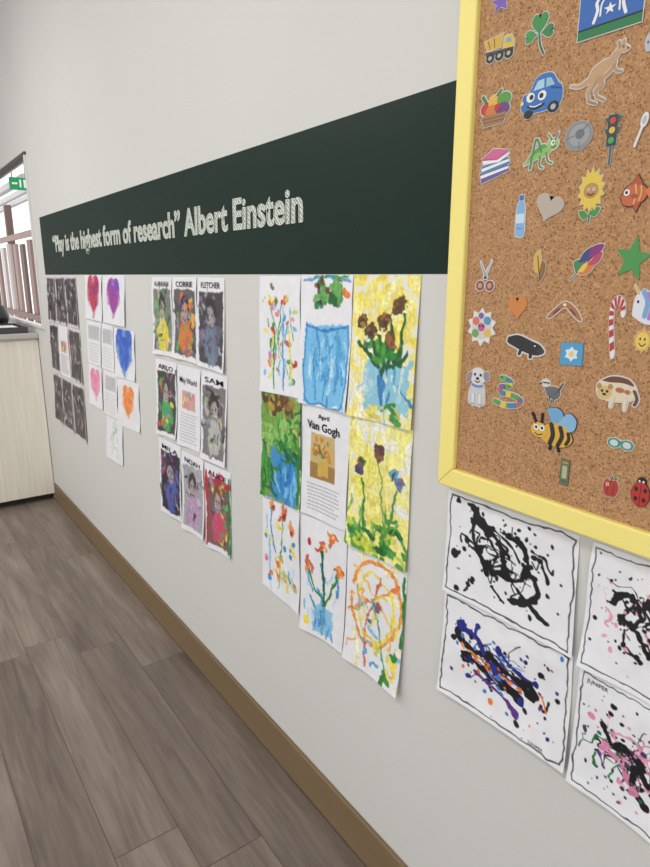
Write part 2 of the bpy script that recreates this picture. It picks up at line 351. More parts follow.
sheet('sunflower_painting',[(262,390),(302,401),(302,511),(263,493)],R1,s4,warp=.025)
a=sheet('artist_info_poster',[(303,402),(351,413),(347,531),(303,511)],(100,170),s5,curl=.004,warp=.002)
label(a,'April',.36,.105,.24,.011); label(a,'Van Gogh',.14,.2,.68,.02,off=.0007)
sheet('sunflower_painting',[(351,415),(414,430),(408,572),(348,541)],R1,s6,warp=.025)
sheet('sunflower_painting',[(263,496),(300,511),(301,614),(265,582)],R1,s7,warp=.02)
sheet('sunflower_painting',[(302,513),(348,532),(346,652),(303,626)],R1,s8,warp=.02)
sheet('sunflower_painting',[(349,541),(408,573),(401,696),(346,655)],R1,s9,curl=.012,warp=.03)
def portrait(cols,bgc=(92,88,90),dens=16,frame=None,hair=(40,36,38)):
    def f(c):
        c.rect(.08,.15,.94,.94,bgc,1,.02,.3)
        c.rnd(dens,(.1,.18,.9,.88),[(50,47,50),(70,66,70),(140,136,138),(180,176,178)],.06,.25,None,.8)
        c.rnd(16,(.12,.2,.85,.85),cols,.09,.2,None,.9)
        c.dab(.52,.72,.26,cols[1],.85,.5,.34); c.rnd(8,(.35,.62,.7,.88),cols+[(60,56,60)],.06,.2)
        c.dab(.5,.36,.19,hair,.9,.4,.22); c.dab(.5,.42,.135,(178,166,164),.9,.4,.18)
        c.dab(.44,.4,.022,BK,1,.1); c.dab(.57,.4,.022,BK,1,.1); c.st([(.45,.49),(.51,.505),(.57,.49)],.02,(130,70,74))
        c.rnd(9,(.2,.22,.8,.6),cols+[(50,47,50)],.04,.16)
        if frame:
            c.st([(.06,.1),(.06,.95)],.08,frame[0]); c.st([(.94,.1),(.94,.95)],.08,frame[1]); c.rnd(10,(.1,.1,.9,.2),frame,.08,.25)
    return f
def infopage(c):
    c.rect(.2,.3,.8,.52,(205,160,150),1,.02); c.rnd(14,(.25,.32,.75,.48),[OR,PK,GR,YE,BL,PK],.06,.1); c.text(.12,.58,.88,.93,10,(140,140,146))
R2=(50,110)
gs=[
('name_portrait',[(152,277),(172,277),(175,357),(155,353)],portrait([(120,190,110),YE,GR,(210,180,150)],(120,130,115)),'ALANNAH'),
('name_portrait',[(173,277),(197,277),(199,364),(175,357)],portrait([(225,170,70),OR,(90,170,90),(210,90,110),(110,80,170)]),'CORRIE'),
('name_portrait',[(198,277),(225,278),(226,374),(199,365)],portrait([(110,100,125),(110,130,150),(150,110,160),(60,55,65)],(66,62,66)),'FLETCHER'),
('name_portrait',[(156,358),(177,363),(178,440),(158,433)],portrait([(210,60,60),(70,170,90),YE,BL,PK],(60,56,62)),'ARLO'),
('name_portrait',[(202,370),(228,376),(227,468),(202,457)],portrait([(150,170,140),(190,190,186),(80,76,82),(200,190,130)],(120,116,118)),'SAM'),
('name_portrait',[(159,437),(181,447),(183,522),(163,510)],portrait([(160,70,130),(80,100,180),PU,(210,110,90)],(50,40,56)),'MILA'),
('name_portrait',[(182,450),(204,460),(206,540),(184,527)],portrait([(200,195,200),(190,150,190),(150,150,160)],(170,166,172),8),'NOAH'),
('name_portrait',[(205,462),(231,473),(232,558),(208,545)],portrait([(80,170,90),(210,80,110),(90,150,210),YE],(120,90,90),10,[RD,GR,(210,100,140)],(110,70,50)),'ALICE')]
for n,cn,pf,t in gs:
    a=sheet(n,cn,R2,pf,curl=.006,warp=.02); label(a,t,.15,.115,.7,.018)
a=sheet('artist_info_poster',[(178,364),(201,370),(201,453),(179,443)],R2,infopage,curl=.004,warp=.002); label(a,'May World',.12,.2,.75,.02)
def heartp(cols,r=.3,v=.45):
    def f(c): c.heart(.5,v,r,cols)
    return f
R3=(36,60)
def tp(c): c.rect(.12,.1,.88,.42,(190,188,192),1,.02); c.text(.1,.52,.9,.92,7,(165,165,170))
sheet('heart_painting',[(85,275),(102,275),(103,322),(87,318)],R3,heartp([(190,50,80),(130,40,120)],.3),curl=.004)
sheet('heart_painting',[(103,275),(125,275),(126,327),(104,322)],R3,heartp([(160,60,150),(80,80,200)],.24),curl=.004)
sheet('artist_info_poster',[(87,320),(101.4,323),(101.7,366.5),(89,362)],R3,tp,curl=.003,warp=.002)
sheet('artist_info_poster',[(102,323.5),(113.4,326),(115.2,372.6),(102.6,367)],R3,tp,curl=.003,warp=.002)
sheet('heart_painting',[(114,327.5),(135,332),(136,382),(116,376)],R3,heartp([(40,90,190),(60,130,210)],.34),curl=.004)
sheet('heart_painting',[(89,363),(102,368),(104,410),(91,403)],R3,heartp([(225,130,170),(235,160,190)],.32),curl=.004)
sheet('artist_info_poster',[(104,369.5),(117.2,374.3),(118.3,419.5),(104.6,412)],R3,tp,curl=.003,warp=.002)
sheet('heart_painting',[(118,377),(139,384),(141,433),(119,424)],R3,heartp([(232,130,60),(240,160,80)],.24),curl=.004)
sheet('heart_painting',[(107,415),(123,424),(124,466),(108,456)],R3,lambda c:(c.rnd(10,(.25,.2,.75,.8),[(170,200,170),(190,205,195)],.05,.3)),curl=.006)
def char(c):
    c.rect(.06,.05,.96,.95,(70,64,68),1,.04,.5)
    c.rnd(16,(.1,.1,.9,.9),[BK,(30,27,32),(110,104,108)],.08,.3); c.rnd(9,(.2,.15,.8,.85),[(210,204,208),(180,130,150),(185,180,185)],.06,.22)
R4=(26,60)
xt=[46,54.5,64.5,76]; xb=[56,65,75.5,88.5]
def gx(i,f): return xt[i]+(xb[i]-xt[i])*f
def gy(x,f): return 275+f*170*(x+135)/(88.5+135)
for r_ in range(3):
    for k in range(3):
        f0,f1=r_/3+.006,(r_+1)/3-.006
        cn=[(gx(k,f0)+.3,0),(gx(k+1,f0)-.3,0),(gx(k+1,f1)-.3,0),(gx(k,f1)+.3,0)]
        cn=[(x,gy(x,f)) for (x,_),f in zip(cn,(f0,f0,f1,f1))]
        if r_==1 and k==1: sheet('artist_info_poster',cn,R4,infopage,curl=.003,warp=.002)
        else: sheet('charcoal_drawing',cn,R4,char,bg=(218,208,213),curl=.004)
# --- ink splatter sheets
def border(c):
    for p,q_ in[((.03,.04),(.975,.035)),((.975,.035),(.975,.965)),((.975,.965),(.03,.96)),((.03,.96),(.03,.04))]:
        c.st([p,q_],.009,(50,50,56),1,.3,False)
def ink(main,cols,cu,cv_,sp,n,w,dots=60):
    """main: explicit (pts,width,colour) pours, then random trails and droplets"""
    def f(c):
        border(c)
        for i in range(n):
            u=cu+c.r.normal(0,sp*.6); v=cv_+c.r.normal(0,sp*.55); t=c.r.uniform(0,6.28); pts=[(u,v)]
            for k in range(4):
                l=c.r.uniform(.02,.08); u+=math.cos(t)*l; v+=math.sin(t)*l/c.asp; t+=c.r.normal(0,1.1)
                pts.append((min(.93,max(.07,u)),min(.93,max(.07,v))))
            c.st(pts,w*c.r.uniform(.2,.9),cols[i%len(cols)],1,1.6,True,.1)
        for pts,ww,col in main: c.st(pts,ww*.68,col,1,1.9,True,.1)
        for pts,ww,col in main:
            for (u,v) in pts[::2]: c.dab(u+c.r.normal(0,.015),v+c.r.normal(0,.015),ww*c.r.uniform(.35,.8),col,1,1.3)
        for i in range(dots):
            u=cu+c.r.normal(0,sp*1.5); v=cv_+c.r.normal(0,sp*1.2)
            if .06<u<.94 and .06<v<.94: c.dab(u,v,abs(c.r.normal(0,.008))+.0035,cols[i%len(cols)],wob=.5)
    return f
R5=(230,210)
B_=(20,20,24); NV=(34,44,130)
sheet('ink_splatter_painting',[(449,489),(580,536),(575,656),(446,588)],R5,ink([
 ([(.22,.12),(.27,.2),(.36,.24)],.07,B_),([(.3,.15),(.45,.35),(.5,.55),(.62,.7),(.8,.82)],.045,B_),([(.48,.22),(.62,.28),(.66,.45),(.58,.6),(.44,.6)],.06,B_),([(.24,.22),(.26,.42),(.36,.56),(.46,.62)],.035,B_),([(.36,.2),(.52,.3),(.6,.42)],.03,B_),
 ([(.18,.42),(.3,.5),(.36,.66)],.03,B_),([(.68,.5),(.74,.62),(.66,.75),(.56,.78)],.06,B_),([(.76,.35),(.8,.5)],.03,B_),([(.4,.75),(.5,.85)],.02,B_),([(.08,.6),(.13,.57)],.045,B_)],
 [B_],.5,.45,.2,18,.022,130),curl=.01,warp=.012)
a=sheet('ink_splatter_painting',[(446,590),(574,656),(568,770),(441,686)],R5,ink([
 ([(.12,.34),(.22,.42),(.4,.4),(.55,.46),(.74,.5)],.09,B_),([(.16,.26),(.3,.3),(.45,.5),(.6,.62)],.06,NV),([(.2,.5),(.35,.55),(.5,.6),(.66,.66)],.08,B_),([(.3,.62),(.5,.7),(.62,.78)],.045,(90,50,130)),
 ([(.22,.44),(.38,.47),(.58,.55)],.03,(226,130,70)),([(.3,.18),(.28,.3)],.03,NV),([(.5,.3),(.62,.4),(.76,.42)],.04,NV),([(.8,.5),(.84,.62)],.02,(230,130,50)),([(.4,.53),(.55,.66)],.02,(190,200,220))],
 [B_,NV,B_,(226,120,50),(80,50,130),B_,(60,120,190)],.48,.48,.18,30,.024,150),curl=.012,warp=.012)
label(a,'JUNIPER',.78,.945,.11,.006,off=0)
sheet('ink_splatter_painting',[(594,541),(735,594),(723,742),(581,662)],R5,ink([
 ([(.22,.36),(.32,.3),(.42,.4),(.4,.5)],.06,B_),([(.3,.5),(.42,.55),(.5,.68)],.05,B_),([(.48,.3),(.6,.4),(.7,.6)],.06,B_),([(.12,.3),(.15,.42)],.012,(225,150,175)),([(.35,.68),(.44,.74)],.04,B_)],
 [B_,B_,B_,B_,(225,160,175)],.42,.46,.17,22,.024,110),curl=.01,warp=.012)
a=sheet('ink_splatter_painting',[(581,664),(723,744),(712,885),(571,776)],R5,ink([
 ([(.2,.35),(.3,.48),(.42,.45),(.55,.6)],.07,B_),([(.24,.52),(.36,.6),(.48,.72)],.07,(214,130,168)),([(.3,.38),(.45,.35),(.55,.45)],.04,(220,150,180)),([(.35,.62),(.3,.74)],.03,(50,130,80)),([(.5,.5),(.45,.65),(.55,.8)],.06,B_),([(.2,.6),(.26,.7)],.03,(90,60,130))],
 [B_,(222,150,175),(40,110,70),(215,130,165),(80,50,90),B_],.42,.54,.17,40,.024,150),curl=.012,warp=.012)
label(a,'JUNIPER',.07,.1,.17,.007,off=0)
# ------------------------------------------------------------------ cork board
XB=D-.022; XF=D-.032
cb=empty('cork_board')
yL=P(437,483,XF)[0]; zB=P(437,483,XF)[1]; yR=-.40; zT=zB+1.15; fw=.037
m,nt,b=nodes('yellow_frame',.45,.4); b.inputs['Base Color'].default_value=(*lin((243,226,132)),1); M_yel=m
box('cork_panel',XB,D-.001,yR+.01,yL-.01,zB+.01,zT-.01,M_cork,cb)
def framebar(name,pts):
    me=bpy.data.meshes.new(name); v=[(XF,y,z) for y,z in pts]+[(D-.0005,y,z) for y,z in pts]
    me.from_pydata(v,[],[(0,1,2,3),(7,6,5,4),(0,4,5,1),(1,5,6,2),(2,6,7,3),(3,7,4,0)]); me.materials.append(M_yel); me.update()
    o=link(bpy.data.objects.new(name,me)); bv=o.modifiers.new('b','BEVEL'); bv.width=.0035; bv.segments=3; o.parent=cb
oo=[(yL,zB),(yR,zB),(yR,zT),(yL,zT)]; ii=[(yL-fw,zB+fw),(yR+fw,zB+fw),(yR+fw,zT-fw),(yL-fw,zT-fw)]
for i,n in enumerate(['frame_bottom','frame_right','frame_top','frame_left']):
    j=(i+1)%4; framebar(n,[oo[i],oo[j],ii[j],ii[i]])
# ------------------------------------------------------------------ laminated cut-outs
def ell(cx,cy,rx,ry,rot=0,n=26):
    c,s=math.cos(rot),math.sin(rot)
    return [(cx+rx*math.cos(t)*c-ry*math.sin(t)*s,cy+rx*math.cos(t)*s+ry*math.sin(t)*c) for t in[2*math.pi*i/n for i in range(n)]]
def E(cx,cy,rx,ry,col,rot=0): return ('g',ell(cx,cy,rx,ry,rot),col)
def G(pts,col): return ('g',pts,col)
def GS(pts,col): 
    return ('g',smooth(list(pts)+[pts[0]],5)[:-1],col)
def S(pts,w,col,w2=None): return ('s',smooth(pts,6),w,col,w2 if w2 is not None else w)
def star(cx,cy,r,r2,n=5,rot=math.pi/2):
    return [(cx+(r if i%2==0 else r2)*math.cos(rot+i*math.pi/n),cy+(r if i%2==0 else r2)*math.sin(rot+i*math.pi/n)) for i in range(2*n)]
def heartpts(cx,cy,s):
    return [(cx+s*16*math.sin(t)**3/17,cy+s*(13*math.cos(t)-5*math.cos(2*t)-2*math.cos(3*t)-math.cos(4*t)+2)/16) for t in[2*math.pi*i/40 for i in range(40)]]
def inflate(pts,bx,by):
    A=sum(pts[i][0]*pts[(i+1)%len(pts)][1]-pts[(i+1)%len(pts)][0]*pts[i][1] for i in range(len(pts)))
    if A<0: pts=pts[::-1]
    out=[];n=len(pts)
    for i in range(n):
        a,b_,c=pts[i-1],pts[i],pts[(i+1)%n]
        nx=ny=0
        for p,q_ in((a,b_),(b_,c)):
            dx,dy=q_[0]-p[0],q_[1]-p[1]; l=math.hypot(dx,dy) or 1; nx+=dy/l; ny-=dx/l
        l=math.hypot(nx,ny) or 1; out.append((b_[0]+nx/l*bx,b_[1]+ny/l*by))
    return out
def polys(pr,bx=0,by=0):
    if pr[0]=='g': return [inflate(pr[1],bx,by) if bx else pr[1]]
    _,pts,w,col,w2=pr[:5]; n=len(pts); Lp=[];Rp=[]
    for i in range(n):
        a=pts[max(0,i-1)]; c=pts[min(n-1,i+1)]; dx,dy=c[0]-a[0],c[1]-a[1]; l=math.hypot(dx,dy) or 1; nx,ny=-dy/l,dx/l
        ww=(w+(w2-w)*i/max(1,n-1))/2
        Lp.append((pts[i][0]+nx*(ww+bx),pts[i][1]+ny*(ww+by))); Rp.append((pts[i][0]-nx*(ww+bx),pts[i][1]-ny*(ww+by)))
    out=[[Rp[i],Rp[i+1],Lp[i+1],Lp[i]] for i in range(n-1)]
    if len(pr)>5: return out
    for (p,a_,ww) in((pts[0],Lp[0],w/2),(pts[-1],Rp[-1],w2/2)):
        t0=math.atan2((a_[1]-p[1])/(ww+by),(a_[0]-p[0])/(ww+bx))
        out.append([(p[0]+(ww+bx)*math.cos(t0+k*math.pi/8),p[1]+(ww+by)*math.sin(t0+k*math.pi/8)) for k in range(9)])
    return out
def mute(c):
    g=sum(c)/3; return tuple(int((v*.88+g*.12)*.95) for v in c)
def sticker(name,cx,cy,wp,hp,prims,bord=.045,bc=(218,212,204),rot=0,rough=.35):
    wp*=.95; hp*=.95
    y0,z0=P(cx,cy,XB); hw=abs(P(cx-wp/2,cy,XB)[0]-P(cx+wp/2,cy,XB)[0])/2; hh=abs(P(cx,cy-hp/2,XB)[1]-P(cx,cy+hp/2,XB)[1])/2
    cr,sr=math.cos(rot),math.sin(rot)
    V=[];Fc=[];mi=[];mats=[]
    def mm(c):
        m_=mat(mute(c),rough,.5)
        if m_ not in mats: mats.append(m_)
        return mats.index(m_)
    def put(pts,h,c,side=False):
        A=sum(pts[i][0]*pts[(i+1)%len(pts)][1]-pts[(i+1)%len(pts)][0]*pts[i][1] for i in range(len(pts)))
        if A<0: pts=pts[::-1]
        i0=len(V); n=len(pts)
        def tr(x,y):
            X_,Y_=x*hw,y*hh; return (X_*cr-Y_*sr, X_*sr+Y_*cr)
        q_=[tr(*p) for p in pts]
        V.extend([(x,y,h) for x,y in q_]); Fc.append(tuple(range(i0,i0+n))); mi.append(mm(c))
        if side:
            V.extend([(x,y,.0001) for x,y in q_])
            for k in range(n):
                j=(k+1)%n; Fc.append((i0+k,i0+n+k,i0+n+j,i0+j)); mi.append(mm(c))
    h=.0014
    if bord:
        for k,pr in enumerate(prims):
            for pl in polys(pr,bord,bord*hw/hh): put(pl,h,bc,True); h+=.000004
    h+=.00015
    for pr in prims:
        for pl in polys(pr): put(pl,h,pr[2] if pr[0]=='g' else pr[3], not bord); h+=.000004
        h+=.00008
    me=bpy.data.meshes.new(name); me.from_pydata(V,[],Fc)
    for m_ in mats: me.materials.append(m_)
    me.polygons.foreach_set('material_index',mi); me.update()
    o=link(bpy.data.objects.new(name,me)); o.matrix_world=Matrix.Translation((XB,y0,z0))@RT.to_4x4()
    return o
W_=(240,240,240); K=(30,28,30)
sticker('star_cutout',502,2,22,24,[G(star(0,0,1,.45),(120,80,190))])
sticker('clover_cutout',540,34,32,46,[S([(0,0),(.1,-.5),(.35,-.95)],.12,(40,110,50)),G(heartpts(0,.42,.56),(60,150,70)),G([(-.5-q[1]*.9,q[0]*.62) for q in heartpts(0,0,.5)],(66,158,76)),G([(.5+q[1]*.9,q[0]*.62) for q in heartpts(0,0,.5)],(52,140,64))])
sticker('flag_picture',612,0,66,66,[G([(-1,-1),(1,-1),(1,1),(-1,1)],(44,104,190)),G([(-1,.62),(1,.62),(1,1),(-1,1)],(30,130,70)),G([(-1,.54),(1,.54),(1,.62),(-1,.62)],K),G([(-1,-1),(1,-1),(1,-.72),(-1,-.72)],(30,130,70)),G([(-1,-.72),(1,-.72),(1,-.66),(-1,-.66)],K),S([(-.5,-.55),(-.4,-.2),(-.42,.1),(0,.4),(.42,.1),(.4,-.2),(.5,-.55)],.1,W_),S([(-.3,-.4),(-.26,0),(0,.18),(.26,0),(.3,-.4)],.06,W_),G(star(0,-.26,.2,.08),W_)],.05)
sticker('dump_truck_cutout',500,46,32,34,[G([(-1,.55),(.25,.7),(.1,-.1),(-.8,-.1)],(222,176,50)),S([(-.75,.5),(-.6,0)],.07,(150,110,30)),S([(-.35,.55),(-.3,0)],.07,(150,110,30)),G([(.3,.45),(.75,.45),(.95,0),(.95,-.4),(.2,-.4)],(232,190,60)),G([(.42,.32),(.68,.32),(.8,.02),(.42,.02)],(120,170,190)),G([(-.9,-.15),(.95,-.35),(.9,-.55),(-.85,-.45)],(70,64,60)),E(-.55,-.6,.27,.3,K),E(.05,-.62,.27,.3,K),E(.65,-.65,.27,.3,K),E(-.55,-.6,.12,.13,(190,180,160)),E(.05,-.62,.12,.13,(190,180,160)),E(.65,-.65,.12,.13,(190,180,160))])
KA=(204,158,112)
sticker('kangaroo_cutout',600,76,60,58,[S([(-.98,-.12),(-.7,-.2),(-.45,-.12),(-.2,.0)],.07,KA,.22),GS([(-.38,-.05),(-.25,.3),(.1,.5),(.42,.5),(.55,.3),(.4,.02),(.1,-.2),(-.2,-.28)],KA),S([(.38,.42),(.5,.6),(.62,.74)],.3,KA,.16),E(.72,.74,.2,.12,(212,168,122),-.3),S([(.62,.8),(.56,1)],.09,(190,140,98)),S([(.7,.82),(.72,1)],.09,KA),S([(.0,-.1),(.1,-.36),(-.08,-.52),(-.02,-.72)],.22,(196,150,104),.07),S([(-.02,-.74),(.24,-.92)],.09,(186,138,96)),S([(-.18,-.1),(-.25,-.36),(-.34,-.56),(-.28,-.84)],.22,KA,.07),S([(-.28,-.86),(-.04,-.98)],.09,(176,130,90)),S([(.46,.25),(.58,.02),(.74,-.04)],.1,(190,144,100),.06),GS([(.1,-.05),(.32,.12),(.48,.32),(.3,.05)],(232,206,168)),E(.74,.78,.025,.03,K),E(.9,.69,.03,.03,K)],.04)
sticker('car_cutout',542,94,44,46,[GS([(-.95,-.3),(-.85,.1),(-.55,.2),(-.25,.8),(.4,.85),(.75,.35),(.95,.1),(.95,-.5),(.6,-.75),(-.5,-.8),(-.9,-.6)],(46,112,196)),G([(-.4,.22),(-.2,.62),(.1,.66),(.12,.25)],(170,210,230)),G([(.2,.25),(.2,.66),(.42,.62),(.6,.28)],(150,195,220)),E(-.5,-.05,.2,.22,W_),E(.05,-.08,.2,.22,W_),E(-.45,-.05,.1,.12,K),E(.02,-.08,.1,.12,K),S([(-.6,-.45),(-.25,-.62),(.15,-.48)],.09,K),S([(-.5,-.45),(-.25,-.52),(.05,-.46)],.05,W_),E(-.55,-.82,.22,.2,K),E(.62,-.72,.26,.26,K),E(.62,-.72,.12,.13,(180,185,190)),E(-.88,-.25,.08,.1,(240,220,120)),S([(.45,.2),(.9,.05)],.05,(26,76,150))],.03)
sticker('fruit_basket_cutout',496,109,34,36,[E(-.5,.1,.42,.4,(206,50,40)),E(0,.4,.45,.42,(240,180,50)),E(.5,.45,.42,.4,(90,160,60)),E(-.2,-.1,.4,.38,(226,120,40)),E(.45,-.1,.42,.38,(110,60,130)),S([(-.6,.5),(-.8,.85)],.18,(50,130,60)),S([(.1,.75),(.3,1)],.14,(60,140,60)),G([(-.85,-.3),(.7,-.3),(.5,-.9),(-.65,-.95)],(170,120,70)),S([(-.8,-.5),(.62,-.5)],.06,(120,80,46)),S([(-.72,-.7),(.56,-.7)],.06,(120,80,46)),E(.15,.05,.2,.22,(200,40,50))])
LG=(140,196,90)
sticker('grasshopper_cutout',541,154,36,38,[GS([(-.95,-.55),(-.4,-.3),(.2,-.15),(.6,.1),(.55,.45),(.1,.35),(-.4,.05),(-.85,-.35)],LG),E(.66,.42,.32,.3,(156,206,104),.3),GS([(-.8,-.3),(-.1,.15),(.35,.35),(.1,.5),(-.4,.2)],(90,160,80)),S([(.05,.1),(-.3,.85),(-.55,-.75)],.12,(80,150,66)),S([(.35,.0),(.45,-.45),(.7,-.6)],.09,(80,150,66)),S([(0,-.15),(0,-.65),(.2,-.8)],.09,(80,150,66)),S([(.62,.65),(.4,1)],.05,(60,100,50)),S([(.8,.65),(.95,.98)],.05,(60,100,50)),E(.7,.48,.12,.14,W_),E(.72,.48,.05,.06,K),S([(.6,.27),(.75,.22),(.86,.3)],.05,(60,90,40))],.06)
sticker('millstone_cutout',579,136,30,32,[E(0,0,.95,.95,(140,142,144)),E(.05,.05,.7,.7,(160,162,164)),E(.1,.1,.32,.32,(112,114,116)),S([(-.8,-.1),(-.3,.05)],.06,(110,112,114)),S([(.1,-.8),(.1,-.4)],.06,(110,112,114)),S([(.6,.6),(.3,.35)],.06,(110,112,114))],.03,(180,180,180))
sticker('traffic_light_cutout',612,139,17,50,[S([(0,-.2),(0,-1)],.22,(80,80,84)),G([(-.6,1),(.6,1),(.6,-.3),(-.6,-.3)],(56,60,62)),G([(-1,.9),(-.55,.9),(-.55,.6)],(50,90,90)),G([(1,.9),(.55,.9),(.55,.6)],(50,90,90)),G([(-1,.45),(-.55,.45),(-.55,.15)],(50,90,90)),G([(1,.45),(.55,.45),(.55,.15)],(50,90,90)),E(0,.76,.38,.14,(220,60,50)),E(0,.36,.38,.14,(236,190,60)),E(0,-.06,.38,.14,(70,170,90))],.1,(150,170,168))
sticker('spoon_cutout',641,131,18,36,[S([(-.5,-.8),(.2,.3)],.28,(226,226,224)),E(.35,.6,.5,.38,(232,232,230),.7),E(.35,.6,.3,.22,(190,190,190),.7)],.08,(170,120,90))
sticker('book_stack_cutout',495,166,34,40,[G([(-.9,-.3),(.75,.0),(.95,-.35),(-.75,-.85)],(110,80,160)),G([(-.85,-.42),(.8,-.12),(.86,-.24),(-.8,-.58)],W_),G([(-.85,.05),(.8,.35),(.95,.0),(-.7,-.4)],(70,130,180)),G([(-.8,-.06),(.85,.24),(.9,.12),(-.74,-.22)],W_),G([(-.8,.45),(-.1,.9),(.9,.7),(.3,.25),(-.75,.1)],(200,70,130)),G([(-.8,.45),(-.1,.9),(.9,.7),(.15,.35)],(216,96,150)),G([(-.75,.36),(.15,.28),(.85,.6),(.87,.5),(.3,.16),(-.72,.14)],W_)])
sticker('sunflower_cutout',591,200,28,48,[S([(0,.2),(.05,-.4),(0,-1)],.12,(60,130,50)),GS([(0,-.6),(.4,-.35),(.8,-.4),(.45,-.75)],(70,150,60)),GS([(0,-.7),(-.4,-.45),(-.8,-.5),(-.4,-.85)],(70,150,60)),G(star(0,.42,1,.74,14),(240,204,60)),E(0,.4,.56,.34,(196,146,70)),E(-.2,.46,.1,.07,W_),E(.2,.46,.1,.07,W_),E(-.2,.46,.05,.04,K),E(.2,.46,.05,.04,K),S([(-.25,.28),(0,.2),(.25,.28)],.06,(90,40,20))])
sticker('fish_cutout',637,194,36,40,[GS([(-.9,-.1),(-.6,.4),(-.1,.6),(.5,.3),(.65,0),(.4,-.4),(-.2,-.6),(-.7,-.5)],(214,100,44)),G([(.5,.1),(.98,.6),(.85,0),(.98,-.6)],(226,120,50)),G([(-.4,.5),(.0,1),(.35,.45)],(190,80,40)),G([(-.2,-.5),(.1,-.95),(.3,-.45)],(190,80,40)),S([(-.1,.5),(0,0),(-.1,-.5)],.1,(240,170,90)),S([(.25,.4),(.3,0),(.2,-.35)],.1,(240,170,90)),E(-.55,.12,.18,.18,W_),E(-.57,.12,.09,.09,K),E(-.1,-.1,.18,.12,(180,70,40))],.06,(60,40,34))
sticker('water_bottle_cutout',521,216,12,44,[GS([(-.7,-.95),(-.75,0),(-.6,.5),(-.3,.72),(.3,.72),(.6,.5),(.75,0),(.7,-.95)],(130,180,226)),G([(-.4,.98),(.4,.98),(.4,.74),(-.4,.74)],(60,110,190)),G([(-.72,.1),(.72,.1),(.72,-.35),(-.72,-.35)],(200,226,244)),S([(-.5,-.6),(.5,-.6)],.06,(90,150,210))],.14)
sticker('heart_cutout',549,208,32,32,[G(heartpts(0,0,.95),(190,174,158))],.03,(208,192,176),rot=-.3,rough=.2)
sticker('feather_cutout',587,263,34,38,[S([(-.95,-.95),(.5,.5)],.06,(80,60,40)),GS([(-.6,-.6),(-.8,0),(-.5,.2),(0,.0)],(60,140,80)),GS([(-.5,0),(-.2,.6),(.4,.9),(.2,.2)],(60,60,130)),GS([(.1,.3),(.3,.9),(.98,.98),(.6,.4)],(140,40,120)),GS([(-.5,-.65),(.1,-.6),(.5,-.1),(.1,.1)],(230,120,50)),GS([(.1,-.15),(.7,0),(.9,.6),(.4,.3)],(200,60,90)),GS([(-.5,-.5),(-.2,-.1),(.1,0),(-.1,-.45)],(240,200,60))])
sticker('star_cutout',633,259,38,48,[G(star(0,0,1,.42,5,math.pi/2-.15),(66,156,70))],.05,(80,165,84))
sticker('feather_cutout',540,266,16,34,[GS([(-.6,-.3),(-.8,.5),(-.1,1),(.2,.2),(.1,-.4)],(226,180,60)),GS([(0,-.5),(.3,.3),(.8,.1),(.7,-.5),(.3,-.9)],(150,96,40)),S([(.2,-.95),(-.3,.6)],.1,(60,40,30))])
sticker('scissors_cutout',486,276,20,34,[S([(-.1,-.1),(.6,.95)],.2,(180,184,190),.06),S([(.1,-.1),(-.6,.9)],.2,(160,164,170),.06),E(-.5,-.6,.42,.32,(150,60,70)),E(.5,-.6,.42,.32,(150,60,70)),E(-.5,-.6,.22,.17,(200,160,120)),E(.5,-.6,.22,.17,(200,160,120)),E(0,-.1,.12,.08,K)],.08)
sticker('heart_cutout',518,308,22,28,[G(heartpts(0,0,.95),(222,130,50))],.02,(222,130,50),rot=.1)
sticker('boomerang_cutout',565,311,38,22,[GS([(-.98,-.7),(-.6,.1),(0,.9),(.6,.3),(.98,-.8),(.7,-.7),(.3,0),(0,.35),(-.4,-.2),(-.75,-.75)],(180,110,60)),S([(-.6,-.3),(-.3,.2)],.12,(110,60,40)),S([(.6,-.3),(.35,.15)],.12,(110,60,40)),E(0,.6,.1,.14,(240,230,200))],.05)
cane=smooth([(-.25,-.98),(0,-.3),(.15,.3),(.1,.7),(-.25,.9),(-.65,.75),(-.75,.5)],8)
cane=[(-x,y) for x,y in cane]
pr=[('s',cane,.34,(236,232,230),.34)]
for i in range(2,len(cane)-3,5): pr.append(('s',cane[i:i+4],.35,(206,40,44),.35,'flat'))
sticker('candy_cane_cutout',613,326,26,60,pr,.05)
sticker('unicorn_cutout',648,306,34,42,[GS([(-.9,-.5),(-.8,.4),(-.3,.8),(.3,.6),(.9,.7),(.9,-.7),(0,-.9)],(226,226,236)),S([(-.6,.6),(-.9,1)],.12,(230,190,80)),S([(-.3,.7),(0,.2),(-.1,-.5)],.3,(110,170,220)),S([(0,.6),(.3,.1),(.2,-.6)],.25,(180,120,200)),E(-.6,.2,.07,.08,K)])
sticker('monster_cutout',482,327,30,40,[G(star(0,0,1,.72,10),(230,226,220)),E(0,0,.68,.66,(214,208,200)),E(-.4,.3,.25,.22,(230,110,90)),E(.4,.35,.25,.22,(80,150,190)),E(.45,-.3,.25,.22,(240,190,70)),E(-.4,-.35,.25,.22,(110,170,90)),E(0,0,.24,.22,(200,80,140)),E(-.05,.6,.18,.16,(120,90,170)),E(-.1,.05,.06,.06,K),E(.12,.05,.06,.06,K)])
sticker('platypus_cutout',526,345,40,28,[GS([(-.95,.5),(-.4,.7),(.3,.35),(.75,.1),(.98,-.4),(.6,-.7),(0,-.55),(-.6,-.2),(-.98,.1)],(28,28,30)),E(.8,-.35,.2,.2,(50,48,50),-.4),S([(-.2,-.3),(-.3,-.75)],.16,(28,28,30)),S([(.3,-.5),(.3,-.9)],.16,(28,28,30)),E(.5,.0,.04,.06,W_)],.07)
sticker('flower_card_cutout',572,354,25,26,[G([(-.9,-.95),(.95,-.85),(.9,.95),(-.95,.85)],(70,160,210)),G(star(0,0,.62,.42,6),(220,234,244)),E(0,0,.22,.22,(240,210,110))],.03,(60,150,200))
